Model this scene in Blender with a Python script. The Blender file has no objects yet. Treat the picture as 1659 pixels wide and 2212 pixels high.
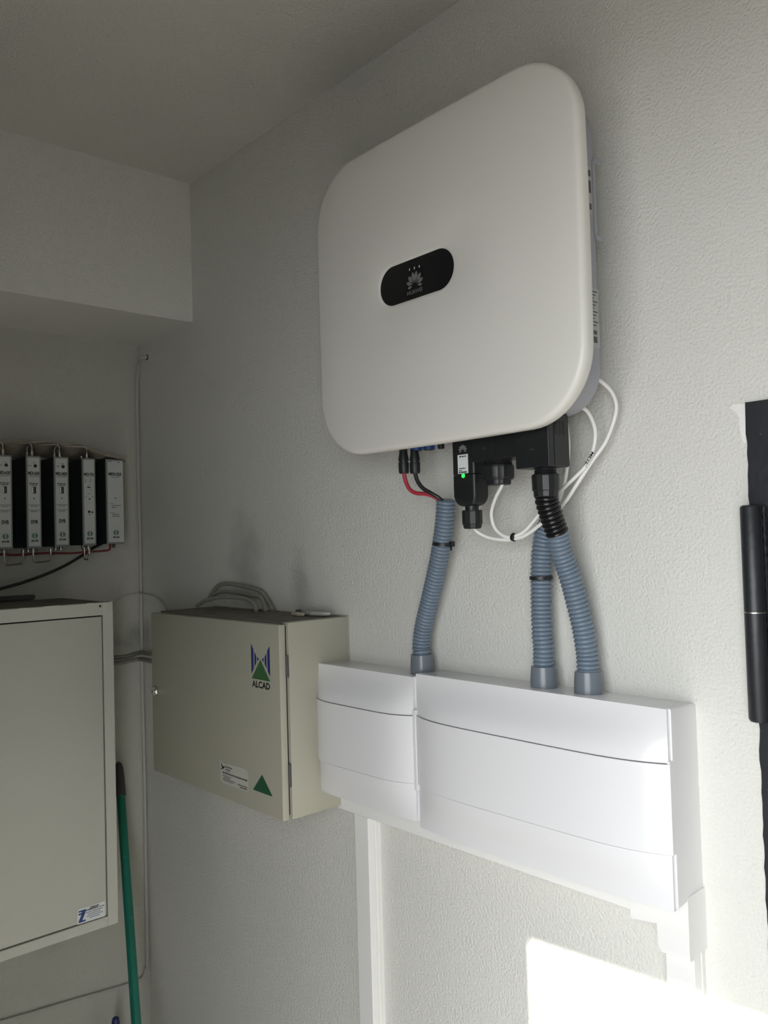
import bpy, bmesh, math, random
from mathutils import Vector, Matrix
random.seed(7)
SC = bpy.context.scene
COL = SC.collection
# ------------------------------------------------------------------ camera
RC = ((0.6646543629, 0.7466068678, -0.0285089958), (-0.0441100098, 0.0011206446, -0.9990260513), (-0.7458477625, 0.6652645558, 0.0336776776))
CC = Vector((2.0768601, -0.9984005, 1.8471667)); FPX = 1824.79
cam_d = bpy.data.cameras.new('camera'); cam = bpy.data.objects.new('camera', cam_d); COL.objects.link(cam)
r_, d_, f_ = (Vector(v) for v in RC)
M = Matrix((r_, -d_, -f_)).transposed().to_4x4(); M.translation = CC
cam.matrix_world = M
cam_d.sensor_fit = 'VERTICAL'; cam_d.sensor_height = 36; cam_d.lens = FPX * 36 / 2212; cam_d.clip_start = 0.02
SC.camera = cam
# ------------------------------------------------------------------ light
w = bpy.data.worlds.new('World'); SC.world = w; w.use_nodes = True
bg = w.node_tree.nodes['Background']; bg.inputs[0].default_value = (0.95, 0.98, 1.0, 1); bg.inputs[1].default_value = 7.5
sun_d = bpy.data.lights.new('sun', 'SUN'); sun = bpy.data.objects.new('sun', sun_d); COL.objects.link(sun)
SUN = Vector((-0.30, 1.0, -0.73))
sun.rotation_euler = SUN.to_track_quat('-Z', 'Y').to_euler()
sun_d.energy = 18; sun_d.angle = math.radians(0.8); sun_d.color = (1.0, 0.95, 0.88)
pd = bpy.data.lights.new('doorway_portal', 'AREA'); po = bpy.data.objects.new('doorway_portal', pd); COL.objects.link(po)
pd.shape = 'RECTANGLE'; pd.size = 1.0; pd.size_y = 2.24; pd.cycles.is_portal = True
po.location = (2.08, -1.31, 1.12); po.rotation_euler = (math.radians(90), 0, 0)
SC.view_settings.view_transform = 'Standard'; SC.view_settings.look = 'None'
SC.view_settings.gamma = 1; SC.view_settings.exposure = 0.0; SC.view_settings.use_curve_mapping = False
SC.cycles.max_bounces = 8; SC.cycles.diffuse_bounces = 5; SC.cycles.glossy_bounces = 4
SC.cycles.caustics_reflective = False; SC.cycles.caustics_refractive = False; SC.cycles.use_denoising = True; SC.cycles.adaptive_threshold = 0.03

def at(u, v, ax, val):
    """the point where the line of sight through a photo pixel meets the plane ax = val"""
    r = r_ * ((u - 829.5) / FPX) + d_ * ((v - 1106) / FPX) + f_
    i = 'xyz'.index(ax); return CC + r * ((val - CC[i]) / r[i])
def rad(px, p): return px * (Vector(p) - CC).dot(f_) / FPX
V = Vector
# ------------------------------------------------------------------ materials
MATS = {}
def mat(name, col, rough=0.5, metal=0.0, var=0.06, vscale=8.0, bump=0.0, bscale=300.0, spec=0.5, emit=None, coat=0.0, dirt=None):
    if name in MATS: return MATS[name]
    m = bpy.data.materials.new(name); m.use_nodes = True; nt = m.node_tree; N = nt.nodes; L = nt.links
    b = N['Principled BSDF']
    b.inputs['Roughness'].default_value = rough; b.inputs['Metallic'].default_value = metal
    b.inputs['Specular IOR Level'].default_value = spec; b.inputs['Coat Weight'].default_value = coat
    tc = N.new('ShaderNodeTexCoord')
    geo = N.new('ShaderNodeNewGeometry')
    nz = N.new('ShaderNodeTexNoise'); nz.inputs['Scale'].default_value = vscale; nz.inputs['Detail'].default_value = 5
    L.new(geo.outputs['Position'], nz.inputs['Vector'])
    mx = N.new('ShaderNodeMix'); mx.data_type = 'RGBA'
    mx.inputs[6].default_value = (*[max(0, c * (1 - var)) for c in col], 1); mx.inputs[7].default_value = (*[min(1, c * (1 + var)) for c in col], 1)
    L.new(nz.outputs[0], mx.inputs[0]); out = mx.outputs[2]
    if dirt:
        dcol, dsc, lo, hi = dirt
        n2 = N.new('ShaderNodeTexNoise'); n2.inputs['Scale'].default_value = dsc; n2.inputs['Detail'].default_value = 6
        L.new(geo.outputs['Position'], n2.inputs['Vector'])
        mr = N.new('ShaderNodeMapRange'); mr.inputs[1].default_value = lo; mr.inputs[2].default_value = hi
        L.new(n2.outputs[0], mr.inputs[0])
        m2 = N.new('ShaderNodeMix'); m2.data_type = 'RGBA'; m2.inputs[7].default_value = (*dcol, 1)
        L.new(mr.outputs[0], m2.inputs[0]); L.new(out, m2.inputs[6]); out = m2.outputs[2]
    L.new(out, b.inputs['Base Color'])
    if bump:
        n3 = N.new('ShaderNodeTexNoise'); n3.inputs['Scale'].default_value = bscale; n3.inputs['Detail'].default_value = 3
        L.new(geo.outputs['Position'], n3.inputs['Vector'])
        bp = N.new('ShaderNodeBump'); bp.inputs['Strength'].default_value = 1.0; bp.inputs['Distance'].default_value = bump
        L.new(n3.outputs[0], bp.inputs['Height']); L.new(bp.outputs[0], b.inputs['Normal'])
    if emit:
        b.inputs['Emission Color'].default_value = (*emit[0], 1); b.inputs['Emission Strength'].default_value = emit[1]
    MATS[name] = m; return m
def plaster(name, col, dark_patches=()):
    """painted stipple plaster: medium and fine relief, faint mottling, soft dark patches at given spots"""
    m = mat(name, col, 0.85, var=0.03, vscale=3.0, spec=0.2); nt = m.node_tree; N = nt.nodes; L = nt.links; b = N['Principled BSDF']
    geo = N.new('ShaderNodeNewGeometry')
    na = N.new('ShaderNodeTexNoise'); na.inputs['Scale'].default_value = 230; na.inputs['Detail'].default_value = 2.5; na.inputs['Roughness'].default_value = 0.45
    nb = N.new('ShaderNodeTexNoise'); nb.inputs['Scale'].default_value = 26; nb.inputs['Detail'].default_value = 2
    for n in (na, nb): L.new(geo.outputs['Position'], n.inputs['Vector'])
    ra = N.new('ShaderNodeMapRange'); ra.inputs[1].default_value = 0.25; ra.inputs[2].default_value = 0.80; L.new(na.outputs[0], ra.inputs[0])
    ba = N.new('ShaderNodeBump'); ba.inputs['Strength'].default_value = 1; ba.inputs['Distance'].default_value = 0.0012; L.new(ra.outputs[0], ba.inputs['Height'])
    bb = N.new('ShaderNodeBump'); bb.inputs['Strength'].default_value = 1; bb.inputs['Distance'].default_value = 0.0006; L.new(nb.outputs[0], bb.inputs['Height'])
    L.new(bb.outputs[0], ba.inputs['Normal']); L.new(ba.outputs[0], b.inputs['Normal'])
    src = b.inputs['Base Color'].links[0].from_socket
    for (c, sx, sy, sz, amt) in dark_patches:
        sub = N.new('ShaderNodeVectorMath'); sub.operation = 'SUBTRACT'; sub.inputs[1].default_value = c; L.new(geo.outputs['Position'], sub.inputs[0])
        div = N.new('ShaderNodeVectorMath'); div.operation = 'DIVIDE'; div.inputs[1].default_value = (sx, sy, sz); L.new(sub.outputs[0], div.inputs[0])
        ln = N.new('ShaderNodeVectorMath'); ln.operation = 'LENGTH'; L.new(div.outputs[0], ln.inputs[0])
        nn = N.new('ShaderNodeTexNoise'); nn.inputs['Scale'].default_value = 14; nn.inputs['Detail'].default_value = 4; L.new(geo.outputs['Position'], nn.inputs['Vector'])
        ad = N.new('ShaderNodeMath'); ad.operation = 'MULTIPLY_ADD'; ad.inputs[1].default_value = 1.2; L.new(nn.outputs[0], ad.inputs[0]); L.new(ln.outputs['Value'], ad.inputs[2])
        mr = N.new('ShaderNodeMapRange'); mr.interpolation_type = 'SMOOTHSTEP'; mr.inputs[1].default_value = 0.6; mr.inputs[2].default_value = 1.6; mr.inputs[3].default_value = amt; mr.inputs[4].default_value = 0; L.new(ad.outputs[0], mr.inputs[0])
        mx = N.new('ShaderNodeMix'); mx.data_type = 'RGBA'; mx.inputs[7].default_value = (0.12, 0.12, 0.11, 1); L.new(mr.outputs[0], mx.inputs[0]); L.new(src, mx.inputs[6]); src = mx.outputs[2]
    L.new(src, b.inputs['Base Color']); return m
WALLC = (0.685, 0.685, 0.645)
m_wall = plaster('wall_paint', WALLC, dark_patches=(((0.50, 0, 1.80), .09, .2, .16, .35), ((0.70, 0, 1.76), .05, .2, .10, .35), ((0.02, 0, 1.62), .05, .2, .06, .4)))  # soft darker patches above the beige cabinet and near the corner
m_wall2 = plaster('wall_paint_plain', WALLC)
m_wallb = plaster('wall_paint_back', (0.50, 0.50, 0.45), dark_patches=(((0, -.02, 1.62), .2, .05, .05, .45), ((0, -.25, .98), .2, .05, .14, .30)))  # the low patch paints in the grey cabinet's soft shadow
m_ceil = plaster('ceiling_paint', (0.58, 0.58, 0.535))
m_floor = mat('floor_concrete', (0.38, 0.36, 0.325), 0.8, var=0.12, vscale=5, bump=0.001, bscale=60)
m_conc = mat('bare_concrete', (0.07, 0.068, 0.062), 0.9, var=0.12, vscale=5, bump=0.001, bscale=60)
m_pave = mat('outside_paving', (0.22, 0.21, 0.20), 0.9, var=0.15, vscale=4)
m_black = mat('black_plastic', (0.012, 0.013, 0.014), 0.42, var=0.1, bump=0.00015, bscale=900)
m_blackg = mat('black_gloss_plastic', (0.010, 0.010, 0.011), 0.22, var=0.1)
m_white = mat('inverter_white_coat', (0.71, 0.70, 0.66), 0.38, var=0.012, bump=0.00006, bscale=1500)
m_body = mat('inverter_grey_body', (0.36, 0.37, 0.41), 0.55, var=0.03)
m_pvc = mat('white_plastic', (0.78, 0.78, 0.80), 0.2, var=0.012, vscale=4)
m_trunk = mat('white_trunking', (0.81, 0.81, 0.80), 0.35, var=0.015, vscale=4)
m_grey = mat('grey_conduit_plastic', (0.165, 0.215, 0.275), 0.30, var=0.06, vscale=20)
m_coup = mat('grey_coupling_plastic', (0.155, 0.18, 0.21), 0.28, var=0.05)
m_beige = mat('beige_enamel', (0.41, 0.40, 0.325), 0.45, var=0.02, vscale=3, bump=0.00008, bscale=1200)
m_cab = mat('grey_enamel', (0.54, 0.545, 0.49), 0.45, var=0.025, vscale=3, bump=0.0001, bscale=900)
m_dust = mat('dust', (0.16, 0.15, 0.125), 0.95, var=0.3, vscale=40, bump=0.0012, bscale=120)
m_gap = mat('dark_gap', (0.02, 0.02, 0.018), 0.8)
m_chrome = mat('chrome', (0.75, 0.75, 0.73), 0.18, 1.0, var=0.03)
m_steel = mat('dull_nickel', (0.50, 0.47, 0.42), 0.35, 1.0, var=0.08)
m_cablew = mat('white_cable_sheath', (0.80, 0.80, 0.78), 0.4, var=0.02)
m_cableg = mat('dusty_cable_sheath', (0.25, 0.25, 0.22), 0.75, var=0.15, vscale=60)
m_cablep = mat('painted_cable', (0.47, 0.47, 0.43), 0.7, var=0.05)
m_red = mat('red_sheath', (0.42, 0.035, 0.055), 0.4, var=0.05)
m_blue = mat('blue_plastic', (0.02, 0.06, 0.24), 0.4, var=0.05)
m_blued = mat('dark_blue_plastic', (0.02, 0.03, 0.12), 0.35, var=0.05)
m_greenst = mat('green_painted_handle', (0.008, 0.155, 0.105), 0.32, var=0.18, vscale=14, dirt=((0.10, 0.30, 0.23), 38, .60, .72))
m_dark = mat('dark_grey_rubber', (0.07, 0.07, 0.07), 0.6)
m_iron = mat('black_painted_steel', (0.016, 0.018, 0.022), 0.42, var=0.2, vscale=30, bump=0.0004, bscale=120, dirt=((0.10, 0.10, 0.11), 160, .70, .78))
m_plast = mat('raw_plaster', (0.80, 0.80, 0.78), 0.95, var=0.05, bump=0.001, bscale=200)
m_logog = mat('logo_grey', (0.16, 0.16, 0.16), 0.5)
m_paper = mat('sticker_white', (0.72, 0.74, 0.76), 0.4, var=0.02)
m_paperd = mat('sticker_aged', (0.55, 0.55, 0.49), 0.6, var=0.06, vscale=30)
m_ink = mat('print_black', (0.012, 0.012, 0.012), 0.5)
m_inkg = mat('print_grey', (0.07, 0.07, 0.07), 0.5)
m_inkb = mat('print_navy', (0.012, 0.045, 0.20), 0.5)
m_lblue = mat('logo_blue', (0.012, 0.025, 0.17), 0.5)
m_lgreen = mat('logo_green', (0.035, 0.13, 0.04), 0.5)
m_dgreen = mat('triangle_green', (0.008, 0.085, 0.035), 0.5)
m_igreen = mat('globe_green', (0.06, 0.15, 0.115), 0.5)
m_modc = mat('module_dark_case', (0.018, 0.020, 0.024), 0.55, var=0.15)
m_modf = mat('module_grey_frame', (0.20, 0.22, 0.22), 0.5, var=0.05)
m_modl = mat('module_label', (0.50, 0.525, 0.51), 0.5, var=0.02)
m_sheet = mat('dusty_sheet', (0.27, 0.24, 0.19), 0.95, var=0.25, vscale=25, bump=0.001, bscale=150)
m_led = mat('green_led', (0.05, 0.7, 0.12), 0.3, emit=((0.02, 0.9, 0.07), 1.6))
m_ledw = mat('pale_indicator', (0.85, 0.85, 0.82), 0.4)
m_clear = mat('clear_plastic', (0.30, 0.31, 0.30), 0.25)

# ------------------------------------------------------------------ mesh helpers
class MB:
    def __init__(s): s.v = []; s.f = []
    def add(s, v, f):
        o = len(s.v); s.v += [tuple(p) for p in v]; s.f += [tuple(i + o for i in q) for q in f]; return s
    def box(s, x0, x1, y0, y1, z0, z1, bev=0.0):
        x0, x1 = sorted((x0, x1)); y0, y1 = sorted((y0, y1)); z0, z1 = sorted((z0, z1))
        if bev <= 0:
            v = [(x, y, z) for x in (x0, x1) for y in (y0, y1) for z in (z0, z1)]
            return s.add(v, [(0, 1, 3, 2), (4, 6, 7, 5), (0, 4, 5, 1), (2, 3, 7, 6), (0, 2, 6, 4), (1, 5, 7, 3)])
        bm = bmesh.new(); bmesh.ops.create_cube(bm, size=1.0)
        for q in bm.verts: q.co = V(((x0 + x1) / 2 + q.co.x * (x1 - x0), (y0 + y1) / 2 + q.co.y * (y1 - y0), (z0 + z1) / 2 + q.co.z * (z1 - z0)))
        bmesh.ops.bevel(bm, geom=bm.edges[:], offset=bev, segments=2, profile=0.5, affect='EDGES')
        bm.verts.index_update(); s.add([q.co for q in bm.verts], [[a.index for a in f.verts] for f in bm.faces]); bm.free(); return s
    def prism(s, pts, o, ex, ey, ez, h0, h1):
        """polygon pts (2d) in frame o,ex,ey, extruded along ez from h0 to h1"""
        n = len(pts); o, ex, ey, ez = V(o), V(ex), V(ey), V(ez)
        v = [o + ex * a + ey * b + ez * h0 for a, b in pts] + [o + ex * a + ey * b + ez * h1 for a, b in pts]
        return s.add(v, [tuple(range(n))[::-1], tuple(range(n, 2 * n))] + [(i, (i + 1) % n, n + (i + 1) % n, n + i) for i in range(n)])
    def loft(s, rings, cap=True):
        n = len(rings[0]); v = [p for r in rings for p in r]; f = []
        for k in range(len(rings) - 1):
            for i in range(n):
                j = (i + 1) % n; f.append((k * n + i, k * n + j, (k + 1) * n + j, (k + 1) * n + i))
        if cap: f += [tuple(range(n))[::-1], tuple(range((len(rings) - 1) * n, len(rings) * n))]
        return s.add(v, f)
    def lathe(s, base, axis, prof, seg=28):
        """prof: list of (height along axis, radius)"""
        a = V(axis).normalized(); t = a.orthogonal().normalized(); b = a.cross(t); base = V(base)
        rings = [[base + a * h + (t * math.cos(k * math.tau / seg) + b * math.sin(k * math.tau / seg)) * max(r, 1e-5) for k in range(seg)] for h, r in prof]
        return s.loft(rings)
    def tube(s, pts, r, seg=12, cap=True):
        P = [V(p) for p in pts]; n = len(P); rs = r if isinstance(r, (list, tuple)) else [r] * n
        T = [(P[min(i + 1, n - 1)] - P[max(i - 1, 0)]).normalized() for i in range(n)]
        nrm = T[0].orthogonal().normalized(); rings = []
        for i in range(n):
            nrm = (nrm - T[i] * nrm.dot(T[i])).normalized(); b = T[i].cross(nrm)
            rings.append([P[i] + (nrm * math.cos(k * math.tau / seg) + b * math.sin(k * math.tau / seg)) * rs[i] for k in range(seg)])
        return s.loft(rings, cap)
WL = {}
def mesh_obj(name, mb, material, parent=None, smooth=False, label=None, angle=35):
    me = bpy.data.meshes.new(name); o = bpy.data.objects.new(name, me); COL.objects.link(o)
    off = WL.get(parent, V((0, 0, 0))) if parent else V((0, 0, 0))
    me.from_pydata([V(p) - off for p in mb.v], [], mb.f); me.materials.append(material)
    bm = bmesh.new(); bm.from_mesh(me); bmesh.ops.recalc_face_normals(bm, faces=bm.faces); bm.to_mesh(me); bm.free()
    if smooth:
        me.shade_smooth()
        me.set_sharp_from_angle(angle=math.radians(angle))
    if parent: o.parent = parent; WL[o] = WL.get(parent, V((0, 0, 0)))
    if label: o['label'] = label
    return o
def thing(name, label, cat, loc, group=None, kind=None):
    o = bpy.data.objects.new(name, None); COL.objects.link(o); o.location = loc; WL[o] = V(loc); o.empty_display_size = 0.02
    if kind: o['kind'] = kind
    else: o['category'] = cat
    o['label'] = label
    if group: o['group'] = group
    return o
def tag(o, label, cat=None, group=None, kind=None):
    o['label'] = label
    if cat: o['category'] = cat
    if group: o['group'] = group
    if kind: o['kind'] = kind
    return o
def single(name, mb, material, label, cat, group=None, smooth=True):
    """a thing that is one mesh, its origin at the middle of its foot"""
    c = V(((min(p[0] for p in mb.v) + max(p[0] for p in mb.v)) / 2, (min(p[1] for p in mb.v) + max(p[1] for p in mb.v)) / 2, min(p[2] for p in mb.v)))
    mb.v = [V(p) - c for p in mb.v]; o = mesh_obj(name, mb, material, None, smooth); o.location = c; WL[o] = c
    return tag(o, label, cat, group)
def spline(pts, n=10):
    P = [V(p) for p in pts]; out = []
    for i in range(len(P) - 1):
        p0 = P[i - 1] if i else P[0] * 2 - P[1]; p1, p2 = P[i], P[i + 1]; p3 = P[i + 2] if i + 2 < len(P) else P[-1] * 2 - P[-2]
        for k in range(n):
            t = k / n; out.append(0.5 * ((2 * p1) + (p2 - p0) * t + (2 * p0 - 5 * p1 + 4 * p2 - p3) * t * t + (3 * p1 - p0 - 3 * p2 + p3) * t ** 3))
    out.append(P[-1]); return out
def resample(pts, step):
    P = [V(p) for p in pts]; out = [P[0]]; acc = 0.0
    for a, b in zip(P, P[1:]):
        L = (b - a).length; t = step - acc
        while t <= L: out.append(a + (b - a) * (t / L)); t += step
        acc = (acc + L) % step
    return out
def rrect(x0, x1, z0, z1, r, seg=8, bow=0.0):
    pts = []
    for cx, cz, a0 in ((x1 - r, z1 - r, 0), (x0 + r, z1 - r, 90), (x0 + r, z0 + r, 180), (x1 - r, z0 + r, 270)):
        for k in range(seg + 1):
            a = math.radians(a0 + 90 * k / seg); pts.append((cx + r * math.cos(a), cz + r * math.sin(a)))
    return pts
_fonts = {}
def text(name, s, o, ex, ey, h, material, parent, width=None, bold=0.0, thick=0.0002, align='CENTER'):
    """lettering as a thin raised print: cap height h, fitted to width, centred on o, in the plane ex, ey"""
    cu = bpy.data.curves.new(name, 'FONT'); cu.body = s; cu.size = 1.0; cu.offset = bold; cu.resolution_u = 3; cu.align_x = 'LEFT'
    tmp = bpy.data.objects.new(name, cu); COL.objects.link(tmp); dg = bpy.context.evaluated_depsgraph_get()
    me = bpy.data.meshes.new_from_object(tmp.evaluated_get(dg)); bpy.data.objects.remove(tmp); bpy.data.curves.remove(cu)
    xs = [v.co.x for v in me.vertices]; ys = [v.co.y for v in me.vertices]
    x0, x1, y0, y1 = min(xs), max(xs), min(ys), max(ys)
    sy = h / (y1 - y0); sx = (width / (x1 - x0)) if width else sy
    ex, ey, o = V(ex).normalized(), V(ey).normalized(), V(o); ez = ex.cross(ey)
    mb = MB(); mb.v = [tuple(o + ex * ((v.co.x - (x0 + x1) / 2) * sx) + ey * ((v.co.y - (y0 + y1) / 2) * sy) + ez * thick) for v in me.vertices]
    mb.f = [tuple(p.vertices) for p in me.polygons]; bpy.data.meshes.remove(me)
    off = WL.get(parent, V((0, 0, 0))); m2 = bpy.data.meshes.new(name); m2.from_pydata([V(p) - off for p in mb.v], [], mb.f); m2.materials.append(material)
    ob = bpy.data.objects.new(name, m2); COL.objects.link(ob); ob.parent = parent; WL[ob] = off
    return ob
def flat(polys, o, ex, ey, thick=0.0002, base=0.0):
    mb = MB(); ez = V(ex).cross(V(ey))
    for p in polys: mb.prism(p, o, ex, ey, ez, base, thick)
    return mb
def stuff(o): o['kind'] = 'stuff'; return o
def textlines(rows, o, ex, ey, seed=1):
    """rows of tiny illegible print: (x0, x1, y, height) broken into word-like dashes"""
    rnd = random.Random(seed); polys = []
    for x0, x1, y, h in rows:
        x = x0
        while x < x1 - 1e-6:
            wd = min(x1 - x, h * rnd.uniform(1.1, 3.0)); polys.append([(x, y - h / 2), (x + wd, y - h / 2), (x + wd, y + h / 2), (x, y + h / 2)]); x += wd + h * rnd.uniform(.25, .6)
    return flat(polys, o, ex, ey, 0.00022)
def petals(o, ex, ey, size):
    """eight-petal flower mark"""
    polys = []
    for a, L0, L1, wd in ((-12, .16, 1.0, .20), (12, .16, 1.0, .20), (-40, .18, .98, .20), (40, .18, .98, .20), (-68, .2, .90, .18), (68, .2, .90, .18), (-97, .24, .72, .13), (97, .24, .72, .13)):
        ca, sa = math.cos(math.radians(a)), math.sin(math.radians(a)); p = []
        for k in range(9):
            t = k / 8; r = L0 + (L1 - L0) * t; p.append((r, wd * math.sin(math.pi * t ** 1.5) * .75))
        for k in range(7, 0, -1):
            t = k / 8; r = L0 + (L1 - L0) * t; p.append((r, -wd * math.sin(math.pi * t ** 1.5) * .75))
        polys.append([((r * sa + q * ca) * size, (r * ca - q * sa) * size) for r, q in p])
    return flat(polys, o, ex, ey)
X, Y, Z = V((1, 0, 0)), V((0, 1, 0)), V((0, 0, 1))

# ------------------------------------------------------------------ the room
ZC, ZS, XS = 2.7145, 2.3792, 0.2925
XR, YL = 2.80, -1.12                      # far end and doorway wall
XD, ZD = 1.6155, 1.9999                 # black door: near jamb and head
def struct(name, mb, m, label):
    o = mesh_obj(name, mb, m); tag(o, label, kind='structure'); return o
wr = struct('wall_right', MB().box(0, XD, 0, .2, 0, ZC).box(XD, 2.56, 0, .2, ZD, ZC).box(2.56, XR, 0, .2, 0, ZC), m_wall, 'off-white stippled wall carrying the inverter and boxes')
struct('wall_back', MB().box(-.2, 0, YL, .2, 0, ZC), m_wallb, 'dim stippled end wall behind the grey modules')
struct('trim_1', MB().box(0, XS, YL, 0, ZS, ZC), m_wall2, 'boxed plaster soffit across the top of the end wall')
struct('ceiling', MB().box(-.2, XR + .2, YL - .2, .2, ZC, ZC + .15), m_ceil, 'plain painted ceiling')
struct('floor', MB().box(-.2, XR + .2, YL - .2, .2, -.15, 0), m_floor, 'concrete floor')
struct('wall_front', MB().box(XR, XR + .2, YL, .2, 0, ZC), mat('dull_paint', (0.26, 0.25, 0.23), 0.9, var=0.05), 'plain end wall behind the viewer')
JX0, JX1, LZ = 1.592, 2.60, 2.187        # the open doorway the sun comes through
lw = MB().box(-.2, JX0, YL - .18, YL, 0, ZC).box(JX1, XR + .2, YL - .18, YL, 0, ZC)
lw.box(1.45, 1.555, YL - .02, -1.012, 0, ZC)          # added unseen pier, blocks doorway sky light from the far left
lw.prism([(JX0, LZ), (JX1, LZ + .066 * (JX1 - JX0)), (JX1, ZC), (JX0, ZC)], (0, YL, 0), X, Z, Y, -.18, 0)
struct('wall_left', lw, m_conc, 'wall with the open doorway behind the viewer')
struct('ground_outside', MB().box(-3, 8, -9, YL - .18, -.15, -.02), m_pave, 'paving outside the doorway')
# flaked plaster beside the door head
rp = [(1.5955, 1.996), (1.600, 2.000), (1.6150, 1.999), (1.6152, 1.953), (1.6115, 1.950), (1.6080, 1.962), (1.6062, 1.975), (1.6070, 1.983), (1.6030, 1.990)]
mesh_obj('plaster_patch', MB().prism(rp, (0, 0, 0), X, Z, -Y, -.001, .0012), m_plast, wr, label='bare white plaster where the paint flaked off')

# black steel door in its frame
dr = thing('door_1', 'black steel door in a black frame with a barrel hinge', None, (XD, 0, 0), kind='structure')
rnd = random.Random(3)
jag = [(XD + rnd.uniform(-.0012, .0010), z) for z in [i * .0125 for i in range(int(ZD / .0125))]] + [(XD, ZD)]
jamb = [(2.56, 0), (2.56, ZD), ] + [(2.56 - .045, ZD - .045), (2.56 - .045, 0)]
mesh_obj('frame', MB().prism([(1.664, 0), (1.664, ZD - .045), (1.664, ZD), (XD, ZD)] + jag[::-1][1:], (0, 0, 0), X, Z, -Y, -.02, .003)
         .prism(jamb, (0, 0, 0), X, Z, -Y, -.02, .003).box(1.664, 2.515, -.003, .02, ZD - .045, ZD), m_iron, dr)
mesh_obj('door_leaf', MB().box(1.650, 2.52, -.012, .03, .01, ZD - .032, .002), m_iron, dr)
hb = at(1622, 1090, 'y', -.022); hm = at(1628, 1323, 'y', -.022); hl = at(1640, 1560, 'y', -.022)
HX, HY = 1.6245, -.020
hg = mesh_obj('hinge', MB().lathe((HX, HY, 1.752), Z, [(0, .0115), (0, .0118), (.121, .0118), (.1235, .0105), (.1245, .008), (.1245, 0)], 24), m_iron, dr, True)
mesh_obj('hinge_barrel', MB().lathe((HX, HY, 1.625), Z, [(0, 0), (0, .010), (.003, .0118), (.1262, .0118), (.1268, .0112)], 24), m_iron, hg, True)
mesh_obj('hinge_pin_ring', MB().lathe((HX, HY, 1.7500), Z, [(0, .0110), (.0006, .0122), (.0020, .0122), (.0026, .0110)], 24), m_steel, hg, True)
mesh_obj('weld_bead', MB().tube([(HX + .011 + .0006 * math.sin(k * 2.1), HY + .010, 1.63 + k * .004) for k in range(62)], [.0022 + .0008 * math.sin(k * 1.7) for k in range(62)], 6), m_iron, hg, True)

# ------------------------------------------------------------------ inverter
IX0, IX1, IZ0, IZ1, IY = 0.9807, 1.4995, 1.9815, 2.4497, -.158
inv = thing('inverter', 'large white solar inverter with rounded corners and a dark oval display', 'inverter', (1.24, 0, IZ0))
def squircle(x0, x1, z0, z1, r, bow=.003, seg=14):
    """rounded rectangle whose sides belly out slightly"""
    cx, cz, hx, hz = (x0 + x1) / 2, (z0 + z1) / 2, (x1 - x0) / 2, (z1 - z0) / 2; out = []
    base = rrect(-hx + bow, hx - bow, -hz + bow, hz - bow, r, seg)
    dense = []
    for i, p in enumerate(base):
        q = base[(i + 1) % len(base)]; n = 30 if math.dist(p, q) > .05 else 1
        for k in range(n): dense.append((p[0] + (q[0] - p[0]) * k / n, p[1] + (q[1] - p[1]) * k / n))
    for a, b in dense:
        fx = bow * (1 - (b / hz) ** 2) * (abs(a) / hx) ** 3; fz = bow * (1 - (a / hx) ** 2) * (abs(b) / hz) ** 3
        out.append((cx + a + math.copysign(fx, a), cz + b + math.copysign(fz, b)))
    return out
def ring(inset, y, r=.092):
    return [V((a, y, b)) for a, b in squircle(IX0 + inset, IX1 - inset, IZ0 + inset, IZ1 - inset, max(r - inset, .01))]
rings = [ring(.006, -.136), ring(.002, -.136), ring(.0005, -.1375), ring(0, -.140), ring(0, -.1475)]
for k in range(1, 7):
    a = math.pi / 2 * k / 6; rings.append(ring(.008 * (1 - math.cos(a)), -.1475 - .0085 * math.sin(a)))
rings += [ring(.012, -.1567), ring(.05, -.1574), ring(.12, -.158)]
PX0, PX1, PZ0, PZ1, PY = 1.1382, 1.2900, 2.1945, 2.2527, -.1550
def pill(e, y, ref):
    # outline of the display pocket, one point for each point of the ring around it
    cx, cz, r = (PX0 + PX1) / 2, (PZ0 + PZ1) / 2, (PZ1 - PZ0) / 2 + e; h = (PX1 - PX0) / 2 - (PZ1 - PZ0) / 2; out = []
    for p in ref:
        dx, dz = p.x - cx, p.z - cz; L = math.hypot(dx, dz); dx /= L; dz /= L
        t = r / abs(dz) if abs(dz) > 1e-6 else 9
        if abs(t * dx) > h: ax_ = abs(dx) * h; t = ax_ + math.sqrt(max(0, ax_ * ax_ - h * h + r * r))
        out.append(V((cx + dx * t, y, cz + dz * t)))
    return out
rf = rings[-1]
rings += [pill(.0040, -.1580, rf), pill(.0034, -.1578, rf), pill(.0002, PY, rf)]
mesh_obj('cover', MB().loft(rings), m_white, inv, True, 'glossy white front cover', 50)
pan = mesh_obj('display_panel', MB().prism(rrect(PX0, PX1, PZ0, PZ1, (PZ1 - PZ0) / 2 - 1e-4, 16), (0, 0, 0), X, Z, -Y, -PY - .0004, -PY + .0003), m_blackg, inv, False, 'dark glossy oval display window')
pc = at(895, 614, 'y', PY - .0003)
mesh_obj('flower_emblem', petals(at(896, 616, 'y', PY - .0003), X, Z, .0205), m_logog, pan, label='grey flower emblem')
text('brand_lettering', 'HUAWEI', at(896, 629.5, 'y', PY - .0003), X, Z, .0058, m_logog, pan, .031, .012)
for u, v in ((884.5, 582.5), (895, 579), (905.5, 575.5)):
    p = at(u, v, 'y', PY - .0003); mesh_obj('indicator', flat([[(-.0008, -.0016), (.0006, -.0016), (.0011, .0016), (-.0002, .0016)]], p, X, Z), m_ledw, pan)
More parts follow.
